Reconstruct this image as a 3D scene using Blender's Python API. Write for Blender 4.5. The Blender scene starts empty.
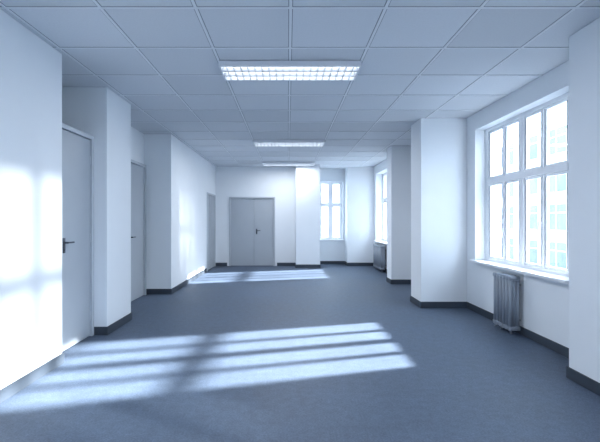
import bpy, math, random
from mathutils import Vector
random.seed(4)
sc = bpy.context.scene
CAMZ = 1.39; H = 3.0

# ------------------------------------------------------------ materials
def mat(name, col, rough=0.6, spec=0.3, metal=0.0, noise=0.0, nscale=5.0, bump=0.0, bscale=200.0):
    m = bpy.data.materials.new(name); m.use_nodes = True
    nt = m.node_tree; b = nt.nodes['Principled BSDF']
    b.inputs['Roughness'].default_value = rough
    b.inputs['Metallic'].default_value = metal
    b.inputs['Specular IOR Level'].default_value = spec
    tc = nt.nodes.new('ShaderNodeTexCoord')
    n = nt.nodes.new('ShaderNodeTexNoise'); n.inputs['Scale'].default_value = nscale
    n.inputs['Detail'].default_value = 4
    nt.links.new(tc.outputs['Object'], n.inputs['Vector'])
    r = nt.nodes.new('ShaderNodeValToRGB')
    r.color_ramp.elements[0].position = 0.3; r.color_ramp.elements[1].position = 0.7
    r.color_ramp.elements[0].color = tuple(c*(1-noise) for c in col)+(1,)
    r.color_ramp.elements[1].color = tuple(min(1, c*(1+noise)) for c in col)+(1,)
    nt.links.new(n.outputs['Fac'], r.inputs['Fac'])
    nt.links.new(r.outputs['Color'], b.inputs['Base Color'])
    if bump > 0:
        n2 = nt.nodes.new('ShaderNodeTexNoise'); n2.inputs['Scale'].default_value = bscale
        nt.links.new(tc.outputs['Object'], n2.inputs['Vector'])
        bp = nt.nodes.new('ShaderNodeBump'); bp.inputs['Strength'].default_value = bump
        bp.inputs['Distance'].default_value = 0.002
        nt.links.new(n2.outputs['Fac'], bp.inputs['Height'])
        nt.links.new(bp.outputs['Normal'], b.inputs['Normal'])
    return m

def emis(name, col, s):
    m = bpy.data.materials.new(name); m.use_nodes = True
    nt = m.node_tree; nt.nodes.clear()
    e = nt.nodes.new('ShaderNodeEmission'); o = nt.nodes.new('ShaderNodeOutputMaterial')
    e.inputs['Color'].default_value = col+(1,); e.inputs['Strength'].default_value = s
    nt.links.new(e.outputs[0], o.inputs[0]); return m

M_wall = mat('wall_paint', (0.83, 0.865, 0.905), 0.7, 0.2, noise=0.012, nscale=2, bump=0.15, bscale=120)
M_base = mat('baseboard_vinyl', (0.05, 0.064, 0.085), 0.5, 0.3, noise=0.03)
M_frame = mat('window_frame_white', (0.88, 0.90, 0.94), 0.35, 0.4, noise=0.01)
M_sill = mat('sill_white', (0.87, 0.89, 0.92), 0.3, 0.4, noise=0.01)
M_door = mat('door_laminate', (0.42, 0.46, 0.51), 0.45, 0.35, noise=0.02, nscale=3)
M_dframe = mat('door_frame_paint', (0.50, 0.54, 0.59), 0.45, 0.35, noise=0.01)
M_gap = mat('shadow_gap', (0.05, 0.06, 0.08), 0.8, 0.1)
M_metal = mat('dark_steel', (0.06, 0.07, 0.09), 0.35, 0.5, 0.7)
M_rad = mat('radiator_enamel', (0.27, 0.31, 0.37), 0.35, 0.5, noise=0.02)
M_tbar = mat('ceiling_tbar', (0.76, 0.79, 0.83), 0.5, 0.3)
M_tgap = mat('ceiling_gap_shade', (0.30, 0.33, 0.37), 0.8, 0.1)  # dark strips along the T-bars, gap shadow put in as colour
M_lamp = mat('lamp_housing', (0.75, 0.78, 0.82), 0.3, 0.5)
M_louv = mat('lamp_louver', (0.40, 0.44, 0.50), 0.3, 0.5, 0.3)
M_tube = emis('tube_glow', (0.9, 0.95, 1.0), 6.0)
M_fac = mat('facade_render', (0.66, 0.70, 0.74), 0.8, 0.2, noise=0.03)
M_facwin = mat('facade_glass', (0.10, 0.14, 0.19), 0.25, 0.5, noise=0.4, nscale=0.4)
M_ftrim = mat('facade_trim_paint', (0.6, 0.63, 0.67), 0.7, 0.2)
M_ground = mat('asphalt', (0.25, 0.27, 0.3), 0.9, 0.1, noise=0.1)

# floor: needle-felt carpet, multi-scale mottling and scuffing
M_floor = bpy.data.materials.new('floor_carpet'); M_floor.use_nodes = True
nt = M_floor.node_tree; b = nt.nodes['Principled BSDF']; L = nt.links.new
b.inputs['Specular IOR Level'].default_value = 0.25
tc = nt.nodes.new('ShaderNodeTexCoord')
def noise_n(sc_, det, rough=0.6):
    n = nt.nodes.new('ShaderNodeTexNoise'); n.inputs['Scale'].default_value = sc_; n.inputs['Detail'].default_value = det
    n.inputs['Roughness'].default_value = rough; L(tc.outputs['Object'], n.inputs['Vector']); return n
def rng(src, a, b_, lo, hi):
    m = nt.nodes.new('ShaderNodeMapRange'); m.inputs['From Min'].default_value = a; m.inputs['From Max'].default_value = b_
    m.inputs['To Min'].default_value = lo; m.inputs['To Max'].default_value = hi; L(src, m.inputs['Value']); return m.outputs[0]
def mul(a, c):
    m = nt.nodes.new('ShaderNodeMath'); m.operation = 'MULTIPLY'; L(a, m.inputs[0]); L(c, m.inputs[1]); return m.outputs[0]
n1 = noise_n(0.9, 6, 0.7); n2 = noise_n(14, 5, 0.7); n3 = noise_n(75, 4, 0.7)
f = mul(mul(rng(n1.outputs['Fac'], 0.3, 0.7, 0.83, 1.13), rng(n2.outputs['Fac'], 0.3, 0.7, 0.86, 1.14)), rng(n3.outputs['Fac'], 0.3, 0.7, 0.72, 1.28))
vs = nt.nodes.new('ShaderNodeVectorMath'); vs.operation = 'SCALE'; vs.inputs[0].default_value = (0.092, 0.124, 0.180)
L(f, vs.inputs['Scale']); L(vs.outputs[0], b.inputs['Base Color'])
L(rng(n1.outputs['Fac'], 0.3, 0.7, 0.48, 0.60), b.inputs['Roughness'])
bp = nt.nodes.new('ShaderNodeBump'); bp.inputs['Strength'].default_value = 0.4; bp.inputs['Distance'].default_value = 0.004
L(n3.outputs['Fac'], bp.inputs['Height']); L(bp.outputs['Normal'], b.inputs['Normal'])

# ceiling tile material: slight per-tile variation + speckle
TX, TY, OX, OY = 0.72, 0.71, 0.02, 3.03
M_ceil = bpy.data.materials.new('ceiling_tile'); M_ceil.use_nodes = True
nt = M_ceil.node_tree; b = nt.nodes['Principled BSDF']; b.inputs['Roughness'].default_value = 0.85
b.inputs['Specular IOR Level'].default_value = 0.15
g = nt.nodes.new('ShaderNodeNewGeometry')
mp = nt.nodes.new('ShaderNodeVectorMath'); mp.operation = 'SUBTRACT'; mp.inputs[1].default_value = (OX, OY, 0)
dv = nt.nodes.new('ShaderNodeVectorMath'); dv.operation = 'DIVIDE'; dv.inputs[1].default_value = (TX, TY, 100)
fl = nt.nodes.new('ShaderNodeVectorMath'); fl.operation = 'FLOOR'
wn = nt.nodes.new('ShaderNodeTexWhiteNoise'); wn.noise_dimensions = '2D'
mr = nt.nodes.new('ShaderNodeMapRange'); mr.inputs['To Min'].default_value = 0.93; mr.inputs['To Max'].default_value = 1.05
ns = nt.nodes.new('ShaderNodeTexNoise'); ns.inputs['Scale'].default_value = 60
mr2 = nt.nodes.new('ShaderNodeMapRange'); mr2.inputs['To Min'].default_value = 0.94; mr2.inputs['To Max'].default_value = 1.04
mu = nt.nodes.new('ShaderNodeMath'); mu.operation = 'MULTIPLY'
vs = nt.nodes.new('ShaderNodeVectorMath'); vs.operation = 'SCALE'; vs.inputs[0].default_value = (0.68, 0.71, 0.755)
L = nt.links.new
L(g.outputs['Position'], mp.inputs[0]); L(mp.outputs[0], dv.inputs[0]); L(dv.outputs[0], fl.inputs[0])
L(fl.outputs[0], wn.inputs['Vector']); L(wn.outputs['Value'], mr.inputs['Value'])
L(g.outputs['Position'], ns.inputs['Vector']); L(ns.outputs['Fac'], mr2.inputs['Value'])
L(mr.outputs[0], mu.inputs[0]); L(mr2.outputs[0], mu.inputs[1]); L(mu.outputs[0], vs.inputs['Scale'])
L(vs.outputs[0], b.inputs['Base Color'])

M_glass = bpy.data.materials.new('window_glass'); M_glass.use_nodes = True
nt = M_glass.node_tree; nt.nodes.clear()
o = nt.nodes.new('ShaderNodeOutputMaterial'); mx = nt.nodes.new('ShaderNodeMixShader')
t = nt.nodes.new('ShaderNodeBsdfTransparent'); gl = nt.nodes.new('ShaderNodeBsdfGlossy')
t.inputs['Color'].default_value = (0.95, 0.98, 1, 1); gl.inputs['Roughness'].default_value = 0.02
mx.inputs[0].default_value = 0.06
nt.links.new(t.outputs[0], mx.inputs[1]); nt.links.new(gl.outputs[0], mx.inputs[2]); nt.links.new(mx.outputs[0], o.inputs[0])

# ------------------------------------------------------------ helpers
class MB:
    def __init__(s): s.v = []; s.f = []
    def box(s, x0, x1, y0, y1, z0, z1):
        x0, x1 = sorted((x0, x1)); y0, y1 = sorted((y0, y1)); z0, z1 = sorted((z0, z1))
        n = len(s.v)
        s.v += [(x0,y0,z0),(x1,y0,z0),(x1,y1,z0),(x0,y1,z0),(x0,y0,z1),(x1,y0,z1),(x1,y1,z1),(x0,y1,z1)]
        s.f += [tuple(n+i for i in q) for q in ((0,3,2,1),(4,5,6,7),(0,1,5,4),(1,2,6,5),(2,3,7,6),(3,0,4,7))]
        return s
    def cyl(s, p0, p1, r, seg=16):
        p0 = Vector(p0); p1 = Vector(p1); d = (p1-p0).normalized()
        a = d.orthogonal().normalized(); c = d.cross(a); n = len(s.v)
        for p in (p0, p1):
            for i in range(seg):
                t = 2*math.pi*i/seg
                s.v.append(tuple(p + a*r*math.cos(t) + c*r*math.sin(t)))
        for i in range(seg):
            j = (i+1) % seg
            s.f.append((n+i, n+j, n+seg+j, n+seg+i))
        s.f.append(tuple(n+i for i in reversed(range(seg)))); s.f.append(tuple(n+seg+i for i in range(seg)))
        return s
    def obj(s, name, m, bevel=0.0, parent=None, smooth=False, seg=2):
        me = bpy.data.meshes.new(name); me.from_pydata(s.v, [], s.f); me.update()
        ob = bpy.data.objects.new(name, me); sc.collection.objects.link(ob)
        me.materials.append(m)
        if bevel:
            bv = ob.modifiers.new('bevel', 'BEVEL'); bv.width = bevel; bv.segments = seg; bv.limit_method = 'ANGLE'
        if smooth:
            for p in me.polygons: p.use_smooth = len(p.vertices) == 4
        if parent: ob.parent = parent
        return ob
def empty(name):
    e = bpy.data.objects.new(name, None); sc.collection.objects.link(e); return e
def B(*a): return MB().box(*a)

YB = -5.0   # back end of the room
XL = -2.19; XR = 2.83; XO = 3.13; YF = 12.1
# ------------------------------------------------------------ shell
B(-3.1, XO, YB-0.2, 12.9, -0.15, 0).obj('floor', M_floor)
B(-3.1, XO, YB-0.2, 12.9, H, H+0.15).obj('ceiling', M_ceil)
# T-bar grid
tb = MB(); tg = MB()
k = -5
while OX+k*TX < XR:
    x = OX+k*TX
    if x > -3.0:
        tb.box(x-0.011, x+0.011, YB, 12.6, H-0.006, H+0.002); tg.box(x-0.018, x+0.018, YB, 12.6, H-0.0015, H+0.002)
    k += 1
k = -11
while OY+k*TY < 12.6:
    y = OY+k*TY
    tb.box(-3.0, XR, y-0.011, y+0.011, H-0.0062, H+0.002); tg.box(-3.0, XR, y-0.018, y+0.018, H-0.0017, H+0.002); k += 1
tb.obj('ceiling_grid', M_tbar); tg.obj('ceiling_grid_shade', M_tgap)

# left side
B(-2.9, XL, YB, 3.88, 0, H).obj('wall_left', M_wall, 0.006)
B(-2.9, XL, 4.84, 5.58, 0, H).obj('wall_left.001', M_wall, 0.006)
B(-3.1, -2.9, YB, 6.0, 0, H).obj('wall_left_outer', M_wall)
B(-3.1, -2.7, 5.58, 7.5, 0, H).obj('wall_left_recess', M_wall)
wl = MB()
wl.box(-3.1, XL, 7.5, 10.78, 0, H); wl.box(-3.1, XL, 10.78, 12.02, 2.14, H); wl.box(-3.1, XL, 12.02, YF, 0, H)
wl.box(-3.1, -2.45, 10.78, 12.02, 0, 2.14)
wl.obj('wall_left.002', M_wall)
B(-3.1, XO, YB-0.2, YB, 0, H).obj('wall_back', M_wall)
wf = MB()
wf.box(-3.1, -1.78, YF, YF+0.25, 0, H); wf.box(-0.39, 0.93, YF, YF+0.25, 0, H); wf.box(-1.78, -0.39, YF, YF+0.25, 2.09, H)
wf.box(0.80, 0.93, YF+0.25, 12.6, 0, H)
wf.box(1.80, 2.6, YF, 12.6, 0, H)
FX0, FX1, FZ0, FZ1 = 0.98, 1.72, 0.77, 2.60
wf.box(0.8, FX0, 12.6, 12.85, 0, H); wf.box(FX1, XO, 12.6, 12.85, 0, H)
wf.box(FX0, FX1, 12.6, 12.85, 0, FZ0); wf.box(FX0, FX1, 12.6, 12.85, FZ1, H)
wf.obj('wall_far', M_wall)
B(0.23, 0.93, 11.6, YF, 0, H).obj('pillar', M_wall, 0.006)

WZ0, WZ1 = 0.78, 2.75
def rwall(name, x, y0, y1, ops):
    """ops: (frame y0, frame y1, inner reveal widening near, far)"""
    m = MB()
    for (xa, xb, inner) in ((x, x+0.15, True), (x+0.15, XO, False)):
        c = y0
        for a, bb, wn_, wf_ in ops:
            if inner: a -= wn_; bb += wf_
            m.box(xa, xb, c, a, 0, H); m.box(xa, xb, a, bb, 0, WZ0); m.box(xa, xb, a, bb, WZ1, H); c = bb
        m.box(xa, xb, c, y1, 0, H)
    return m.obj(name, M_wall)
rwall('wall_right', XR, YB, 8.7, [(-3.6, -1.6, 0, 0), (-0.7, 1.3, 0, 0), (4.20, 6.00, 0.17, 0.05)])
rwall('wall_right.001', 2.6, 8.7, YF+0.5, [(10.0, 11.85, 0, 0)])
B(2.47, XR, 2.0, 3.52, 0, H).obj('pillar.001', M_wall, 0.006)
B(2.10, XR, 6.32, 6.83, 0, H).obj('pillar.002', M_wall, 0.006)
B(2.24, XR+0.01, 8.67, 9.05, 0, H).obj('pillar.003', M_wall, 0.006)

# baseboards
bh = 0.10; bt = 0.014
bl = MB()
bl.box(XL, XL+bt, YB, 3.88+bt, 0, bh)
bl.box(-2.9, XL, 3.88, 3.88+bt, 0, bh)
bl.box(-2.36, XL+bt, 4.84-bt, 4.84, 0, bh); bl.box(XL, XL+bt, 4.84, 5.58+bt, 0, bh); bl.box(-2.7, XL, 5.58, 5.58+bt, 0, bh)
bl.box(-2.7, -2.7+bt, 5.6, 6.5, 0, bh); bl.box(-2.7, XL+bt, 7.5-bt, 7.5, 0, bh); bl.box(XL, XL+bt, 7.5, 10.72, 0, bh)
bl.obj('baseboard_left', M_base, 0.003)
bf = MB()
bf.box(-2.19, -1.84, YF-bt, YF, 0, bh); bf.box(-0.33, 0.23, YF-bt, YF, 0, bh)
bf.box(0.23-bt, 0.93+bt, 11.6-bt, 11.6, 0, bh); bf.box(0.93, 0.93+bt, 11.6, 12.6, 0, bh); bf.box(0.23-bt, 0.23, 11.6, YF-bt, 0, bh)
bf.box(0.93, 1.8, 12.6-bt, 12.6, 0, bh); bf.box(1.8-bt, 1.8, YF, 12.6, 0, bh); bf.box(1.8-bt, 2.6, YF-bt, YF, 0, bh)
bf.obj('baseboard_far', M_base, 0.003)
br = MB()
br.box(XR-bt, XR, YB, 2.0, 0, bh); br.box(2.47-bt, 2.47, 2.0-bt, 3.52+bt, 0, bh); br.box(2.47, XR, 3.52, 3.52+bt, 0, bh)
br.box(2.47, XR, 2.0-bt, 2.0, 0, bh)
br.box(XR-bt, XR, 3.52+bt, 6.32-bt, 0, bh); br.box(2.10-bt, XR, 6.32-bt, 6.32, 0, bh); br.box(2.10-bt, 2.10, 6.32, 6.83, 0, bh)
br.box(2.10-bt, XR, 6.83, 6.83+bt, 0, bh); br.box(XR-bt, XR, 6.83+bt, 8.67-bt, 0, bh)
br.box(2.24-bt, XR, 8.67-bt, 8.67, 0, bh); br.box(2.24-bt, 2.24, 8.67, 9.05+bt, 0, bh); br.box(2.24, 2.6, 9.05, 9.05+bt, 0, bh)
br.box(2.6-bt, 2.6, 9.05+bt, YF-bt, 0, bh)
br.obj('baseboard_right', M_base, 0.003)
B(XL, XR, YB, YB+bt, 0, bh).obj('baseboard_back', M_base, 0.003)

# ------------------------------------------------------------ windows
def window(name, fx, u0, u1, z0, z1, cols, axis='x', inner=None, ztr=0.6, depth=0.07, wnr=0.0, wfr=0.0):
    root = empty(name)
    def bx(m, d0, d1, a, b_, c, d):
        if axis == 'x': m.box(fx+d0, fx+d1, a, b_, c, d)
        else: m.box(a, b_, fx+d0, fx+d1, c, d)
    fr = MB(); fw = 0.05
    bx(fr, 0, depth, u0, u0+fw, z0, z1); bx(fr, 0, depth, u1-fw, u1, z0, z1)
    bx(fr, 0, depth, u0+fw, u1-fw, z0, z0+fw); bx(fr, 0, depth, u0+fw, u1-fw, z1-fw, z1)
    zt = z0+(z1-z0)*ztr
    bx(fr, -0.012, depth, u0+fw, u1-fw, zt-0.04, zt+0.04)
    edges = [u0+fw]
    W = (u1-u0-2*fw)
    for i in range(1, cols):
        u = u0+fw+W*i/cols
        hw = 0.045 if (cols % 2 == 0 and i == cols//2) else 0.014
        bx(fr, -0.008, depth, u-hw, u+hw, z0+fw, z1-fw)
        edges += [u-hw, u+hw]
    edges.append(u1-fw)
    fr.obj('frame', M_frame, 0.005, root)
    sa = MB(); gs = MB(); ga = MB()
    sw = 0.026
    for i in range(cols):
        a, b_ = edges[2*i]+0.003, edges[2*i+1]-0.003
        for c, d in ((z0+fw+0.003, zt-0.043), (zt+0.043, z1-fw-0.003)):
            bx(sa, 0.008, 0.05, a, a+sw, c, d); bx(sa, 0.008, 0.05, b_-sw, b_, c, d)
            bx(sa, 0.008, 0.05, a+sw, b_-sw, c, c+sw); bx(sa, 0.008, 0.05, a+sw, b_-sw, d-sw, d)
            bx(gs, 0.024, 0.03, a+sw-0.004, b_-sw+0.004, c+sw-0.004, d-sw+0.004)
            for q in (a+sw, b_-sw-0.005):
                bx(ga, 0.006, 0.012, q, q+0.005, c+sw, d-sw)
    sa.obj('sash', M_frame, 0.004, root); gs.obj('glass', M_glass, 0, root); ga.obj('gasket', M_gap, 0, root)
    hd = MB()
    for i in range(1, cols, 2):
        u = edges[2*i]+0.014; zc = z0+(zt-z0)*0.5
        bx(hd, -0.006, 0.01, u-0.012, u+0.012, zc-0.03, zc+0.03)
        bx(hd, -0.03, -0.006, u-0.007, u+0.007, zc-0.007, zc+0.007)
        bx(hd, -0.042, -0.028, u-0.009, u+0.009, zc-0.10, zc+0.01)
    hd.obj('handle', M_sill, 0.003, root)
    s = MB(); d = inner-fx; a = u0-wnr; b_ = u1+wfr
    bx(s, d-0.07, 0.0, a, b_, z0-0.025, z0+0.008)
    bx(s, d-0.07, d-0.001, a-0.05, a, z0-0.025, z0+0.008); bx(s, d-0.07, d-0.001, b_, b_+0.05, z0-0.025, z0+0.008)
    s.obj('sill', M_sill, 0.004, root)
    return root
window('window_1', 2.98, 4.20, 6.00, WZ0, WZ1, 4, inner=XR, wnr=0.17, wfr=0.05)
window('window_2', 2.98, -0.7, 1.3, WZ0, WZ1, 4, inner=XR)  # unseen, placed so the added spot's beam lands on the left wall
window('window_3', 2.98, -3.6, -1.6, WZ0, WZ1, 4, inner=XR)  # unseen, added behind the camera for more fill light
window('window_4', 2.80, 10.0, 11.85, WZ0, WZ1, 4, inner=2.6)
window('window_5', 12.70, FX0, FX1, FZ0, FZ1, 2, axis='y', inner=12.6)

# ------------------------------------------------------------ doors
def lever(m, x, y, z, sx, d):
    m.box(x, x+sx*0.008, y-0.02, y+0.02, z-0.11, z+0.05)
    m.cyl((x, y, z), (x+sx*0.05, y, z), 0.010)
    m.cyl((x+sx*0.05, y-d*0.01, z), (x+sx*0.05, y+d*0.11, z), 0.009)
    m.cyl((x, y, z-0.075), (x+sx*0.014, y, z-0.075), 0.011)

def side_door(name, xf, y0, y1, zt, hy, hd, hz=1.08):
    r = empty(name); fw = 0.05
    m = MB(); m.box(xf-0.05, xf+0.02, y0-fw, y0, 0, zt+fw); m.box(xf-0.05, xf+0.02, y1, y1+fw, 0, zt+fw); m.box(xf-0.05, xf+0.02, y0, y1, zt, zt+fw)
    m.obj('frame', M_dframe, 0.004, r)
    B(xf-0.045, xf-0.006, y0+0.005, y1-0.005, 0.008, zt-0.006).obj('leaf', M_door, 0.003, r)
    B(xf-0.05, xf-0.046, y0, y1, 0, zt).obj('rebate', M_gap, 0, r)
    h = MB(); lever(h, xf-0.006, hy, hz, 1, hd); h.obj('handle', M_metal, 0.002, r)
    hg = MB()
    for z in (0.25, zt*0.5, zt-0.25):
        yy = y1-0.004 if hd > 0 else y0+0.004
        hg.cyl((xf-0.002, yy, z-0.05), (xf-0.002, yy, z+0.05), 0.007)
    hg.obj('hinge', M_dframe, 0, r)
    return r
pw = MB(); pw.box(-2.46, -2.411, 3.88, 4.84, 0, 2.40); pw.box(-2.411, -2.36, 3.88, 4.06, 0, 2.40)
pw.box(-2.411, -2.36, 4.83, 4.84, 0, 2.40)
pw.obj('wall_left_door_partition', M_wall)
side_door('door_1', -2.36, 4.11, 4.78, 2.35, 4.22, 1, 1.15)
side_door('door_2', -2.649, 6.62, 7.38, 2.36, 6.72, 1, 1.1)

r = empty('door_3'); x0, x1, zt = -1.78, -0.39, 2.09; fw = 0.05; yf = YF
m = MB(); m.box(x0, x0+fw, yf-0.02, yf+0.1, 0, zt); m.box(x1-fw, x1, yf-0.02, yf+0.1, 0, zt); m.box(x0+fw, x1-fw, yf-0.02, yf+0.1, zt-fw, zt)
m.obj('frame', M_dframe, 0.004, r)
xs = -1.03
B(x0+fw+.004, xs-0.003, yf+0.02, yf+0.06, 0.008, zt-fw-0.004).obj('leaf_1', M_door, 0.003, r)
B(xs+0.003, x1-fw-.004, yf+0.02, yf+0.06, 0.008, zt-fw-0.004).obj('leaf_2', M_door, 0.003, r)
B(x0+fw, x1-fw, yf+0.062, yf+0.07, 0, zt-fw).obj('rebate', M_gap, 0, r)
m = MB(); xx = xs+0.08
m.box(xx-0.02, xx+0.02, yf+0.012, yf+0.02, 0.96, 1.12); m.cyl((xx, yf+0.02, 1.07), (xx, yf-0.03, 1.07), 0.01)
m.cyl((xx-0.01, yf-0.03, 1.07), (xx+0.12, yf-0.03, 1.07), 0.009)
m.obj('handle', M_metal, 0.002, r)

r = empty('door_4'); y0, y1, zt = 10.78, 12.02, 2.14; xf = XL
m = MB(); m.box(xf-0.2, xf+0.015, y0, y0+0.05, 0, zt); m.box(xf-0.2, xf+0.015, y1-0.05, y1, 0, zt); m.box(xf-0.2, xf+0.015, y0+.05, y1-.05, zt-.05, zt)
m.obj('frame', M_dframe, 0.004, r)
B(xf-0.2, xf-0.17, y0+.05, y1-.05, 0, zt-.05).obj('leaf', M_gap, 0.0, r)
m = MB(); n = 4
for i in range(n):
    yy = y0+0.05+(y1-y0-0.1)*(i+0.5)/n
    m.box(xf-0.03, xf+0.0, yy-0.08, yy+0.08, 0.01, zt-.06)
m.obj('slats', M_dframe, 0.004, r)

# ------------------------------------------------------------ radiators (column type)
def radiator(name, xw, y0, y1, z0, z1):
    r = empty(name); m = MB()
    n = max(4, int(round((y1-y0)/0.072))); p = (y1-y0)/n
    for i in range(n):
        y = y0+p*(i+0.5)
        for xo in (-0.15, -0.11, -0.07):
            m.cyl((xw+xo, y, z0+0.03), (xw+xo, y, z1-0.03), p*0.34, 12)
        m.cyl((xw-0.172, y, z0+0.035), (xw-0.048, y, z0+0.035), p*0.42, 12)
        m.cyl((xw-0.172, y, z1-0.035), (xw-0.048, y, z1-0.035), p*0.42, 12)
    m.cyl((xw-0.11, y0, z0+0.035), (xw-0.11, y1, z0+0.035), 0.022)
    m.cyl((xw-0.11, y0, z1-0.035), (xw-0.11, y1, z1-0.035), 0.022)
    m.obj('columns', M_rad, 0, r, True)
    k = MB()
    for y in (y0+0.1, y1-0.1):
        for z in (z0+0.12, z1-0.12): k.box(xw-0.08, xw, y-0.012, y+0.012, z-0.012, z+0.012)
        k.cyl((xw-0.11, y, 0), (xw-0.11, y, z0+0.03), 0.014)
    k.cyl((xw-0.11, y1, z0+0.04), (xw-0.11, y1+0.05, z0+0.04), 0.014); k.cyl((xw-0.11, y1+0.05, z0+0.05), (xw-0.11, y1+0.05, 0), 0.011)
    k.cyl((xw-0.11, y1, z1-0.04), (xw-0.11, y1+0.07, z1-0.04), 0.02)
    k.obj('brackets_and_valve', M_rad, 0.001, r)
radiator('radiator', XR, 4.78, 5.20, 0.05, 0.72)
radiator('radiator', 2.6, 10.5, 11.4, 0.07, 0.71)
radiator('radiator', XR, -0.1, 0.8, 0.07, 0.71)

# ------------------------------------------------------------ ceiling lights
def fixture(y0, LAMP, x0=-0.70, x1=0.74, w=0.42):
    r = empty('ceiling_light'); z1 = H-0.007; z0 = H-0.065; y1 = y0+w
    m = MB(); t = 0.018
    m.box(x0, x1, y0, y0+t, z0, z1); m.box(x0, x1, y1-t, y1, z0, z1); m.box(x0, x0+t, y0+t, y1-t, z0, z1); m.box(x1-t, x1, y0+t, y1-t, z0, z1)
    m.box(x0+t, x1-t, y0+t, y1-t, z1-0.004, z1)
    m.obj('housing', M_lamp, 0.002, r)
    tu = MB()
    for i in range(3):
        yy = y0+w*(i+0.5)/3
        tu.cyl((x0+0.03, yy, z1-0.02), (x1-0.03, yy, z1-0.02), 0.013, 12)
    tu.obj('tubes', M_tube, 0, r, True)
    lo = MB(); n = 20
    for i in range(1, n):
        x = x0+(x1-x0)*i/n
        lo.box(x-0.003, x+0.003, y0+t, y1-t, z0+0.002, z0+0.03)
    for i in (1, 2):
        yy = y0+w*i/3
        lo.box(x0+t, x1-t, yy-0.012, yy+0.012, z0+0.001, z0+0.03)
    lo.obj('louver', M_louv, 0, r)
    ld = bpy.data.lights.new('lamp_light', 'AREA'); ld.shape = 'RECTANGLE'; ld.size = x1-x0-0.1; ld.size_y = w-0.08
    ld.energy = LAMP; ld.color = (0.91, 0.955, 1.0)
    lo_ = bpy.data.objects.new('lamp_light', ld); lo_.location = ((x0+x1)/2, (y0+y1)/2, z0-0.01); sc.collection.objects.link(lo_); lo_.parent = r
for y, e in ((4.02, 30), (8.0, 62), (11.0, 24), (0.3, 36), (-3.0, 36)): fixture(y, e)  # last two are unseen, added behind the camera as fill

# ------------------------------------------------------------ exterior
r = empty('office_building')
fx = 24.0; mf = B(fx, fx+8, -22, 90, -8, 9.3)
wn_ = MB(); pr = MB()
for fl_ in range(-2, 3):
    zb = fl_*3.4+0.5
    for i in range(28):
        y = -21.5+i*4.0
        wn_.box(fx-0.02, fx+0.05, y, y+2.4, zb, zb+2.3)
        pr.box(fx-0.06, fx-0.021, y+1.15, y+1.25, zb, zb+2.3); pr.box(fx-0.06, fx-0.021, y, y+2.4, zb+1.5, zb+1.6)
        pr.box(fx-0.15, fx, y-0.1, y+2.5, zb-0.15, zb-0.001)
mf.obj('facade', M_fac, 0, r); wn_.obj('facade_windows', M_facwin, 0, r); pr.obj('facade_trim', M_ftrim, 0, r)
B(XO+0.5, 80, -60, 120, -8.2, -8.0).obj('ground', M_ground)

# ------------------------------------------------------------ light
w = bpy.data.worlds.new('World'); sc.world = w; w.use_nodes = True
bg = w.node_tree.nodes['Background']; bg.inputs[0].default_value = (0.74, 0.87, 1.0, 1); bg.inputs[1].default_value = 8.3
def sun(name, d, e, ang, col):
    l = bpy.data.lights.new(name, 'SUN'); l.energy = e; l.angle = ang; l.color = col
    ob = bpy.data.objects.new(name, l); sc.collection.objects.link(ob)
    ob.rotation_euler = Vector(d).to_track_quat('-Z', 'Y').to_euler(); ob.location = (10, 5, 8)
sun('sun', (-1, -0.27, -0.50), 48, math.radians(2.2), (1.0, 0.97, 0.93))
def spot(name, loc, tgt, e, cone, blend, soft):
    l = bpy.data.lights.new(name, 'SPOT'); l.energy = e; l.spot_size = math.radians(cone); l.spot_blend = blend; l.shadow_soft_size = soft
    l.color = (1, 0.98, 0.95)
    ob = bpy.data.objects.new(name, l); sc.collection.objects.link(ob); ob.location = loc
    ob.rotation_euler = (Vector(tgt)-Vector(loc)).to_track_quat('-Z', 'Y').to_euler()
# added spots with no seen source; they throw the bright left-wall patches
spot('left_wall_patch_spot', (21.5, -8.9, 5.9), (2.98, 0.4, 2.0), 50000, 9, 0.3, 0.4)
spot('left_wall_patch_spot', (21.5, -8.9, 4.7), (2.98, 4.75, 1.95), 38000, 3.3, 0.8, 0.6)

# ------------------------------------------------------------ camera
cd = bpy.data.cameras.new('camera'); cam = bpy.data.objects.new('camera', cd); sc.collection.objects.link(cam)
cam.location = (0, 0, CAMZ); cam.rotation_euler = (math.radians(90), 0, 0)
cd.sensor_width = 36; cd.lens = 36*400/600; cd.shift_x = 12/600; cd.shift_y = -1/600; cd.clip_end = 500
sc.camera = cam
sc.view_settings.view_transform = 'Standard'
sc.view_settings.exposure = 0.0
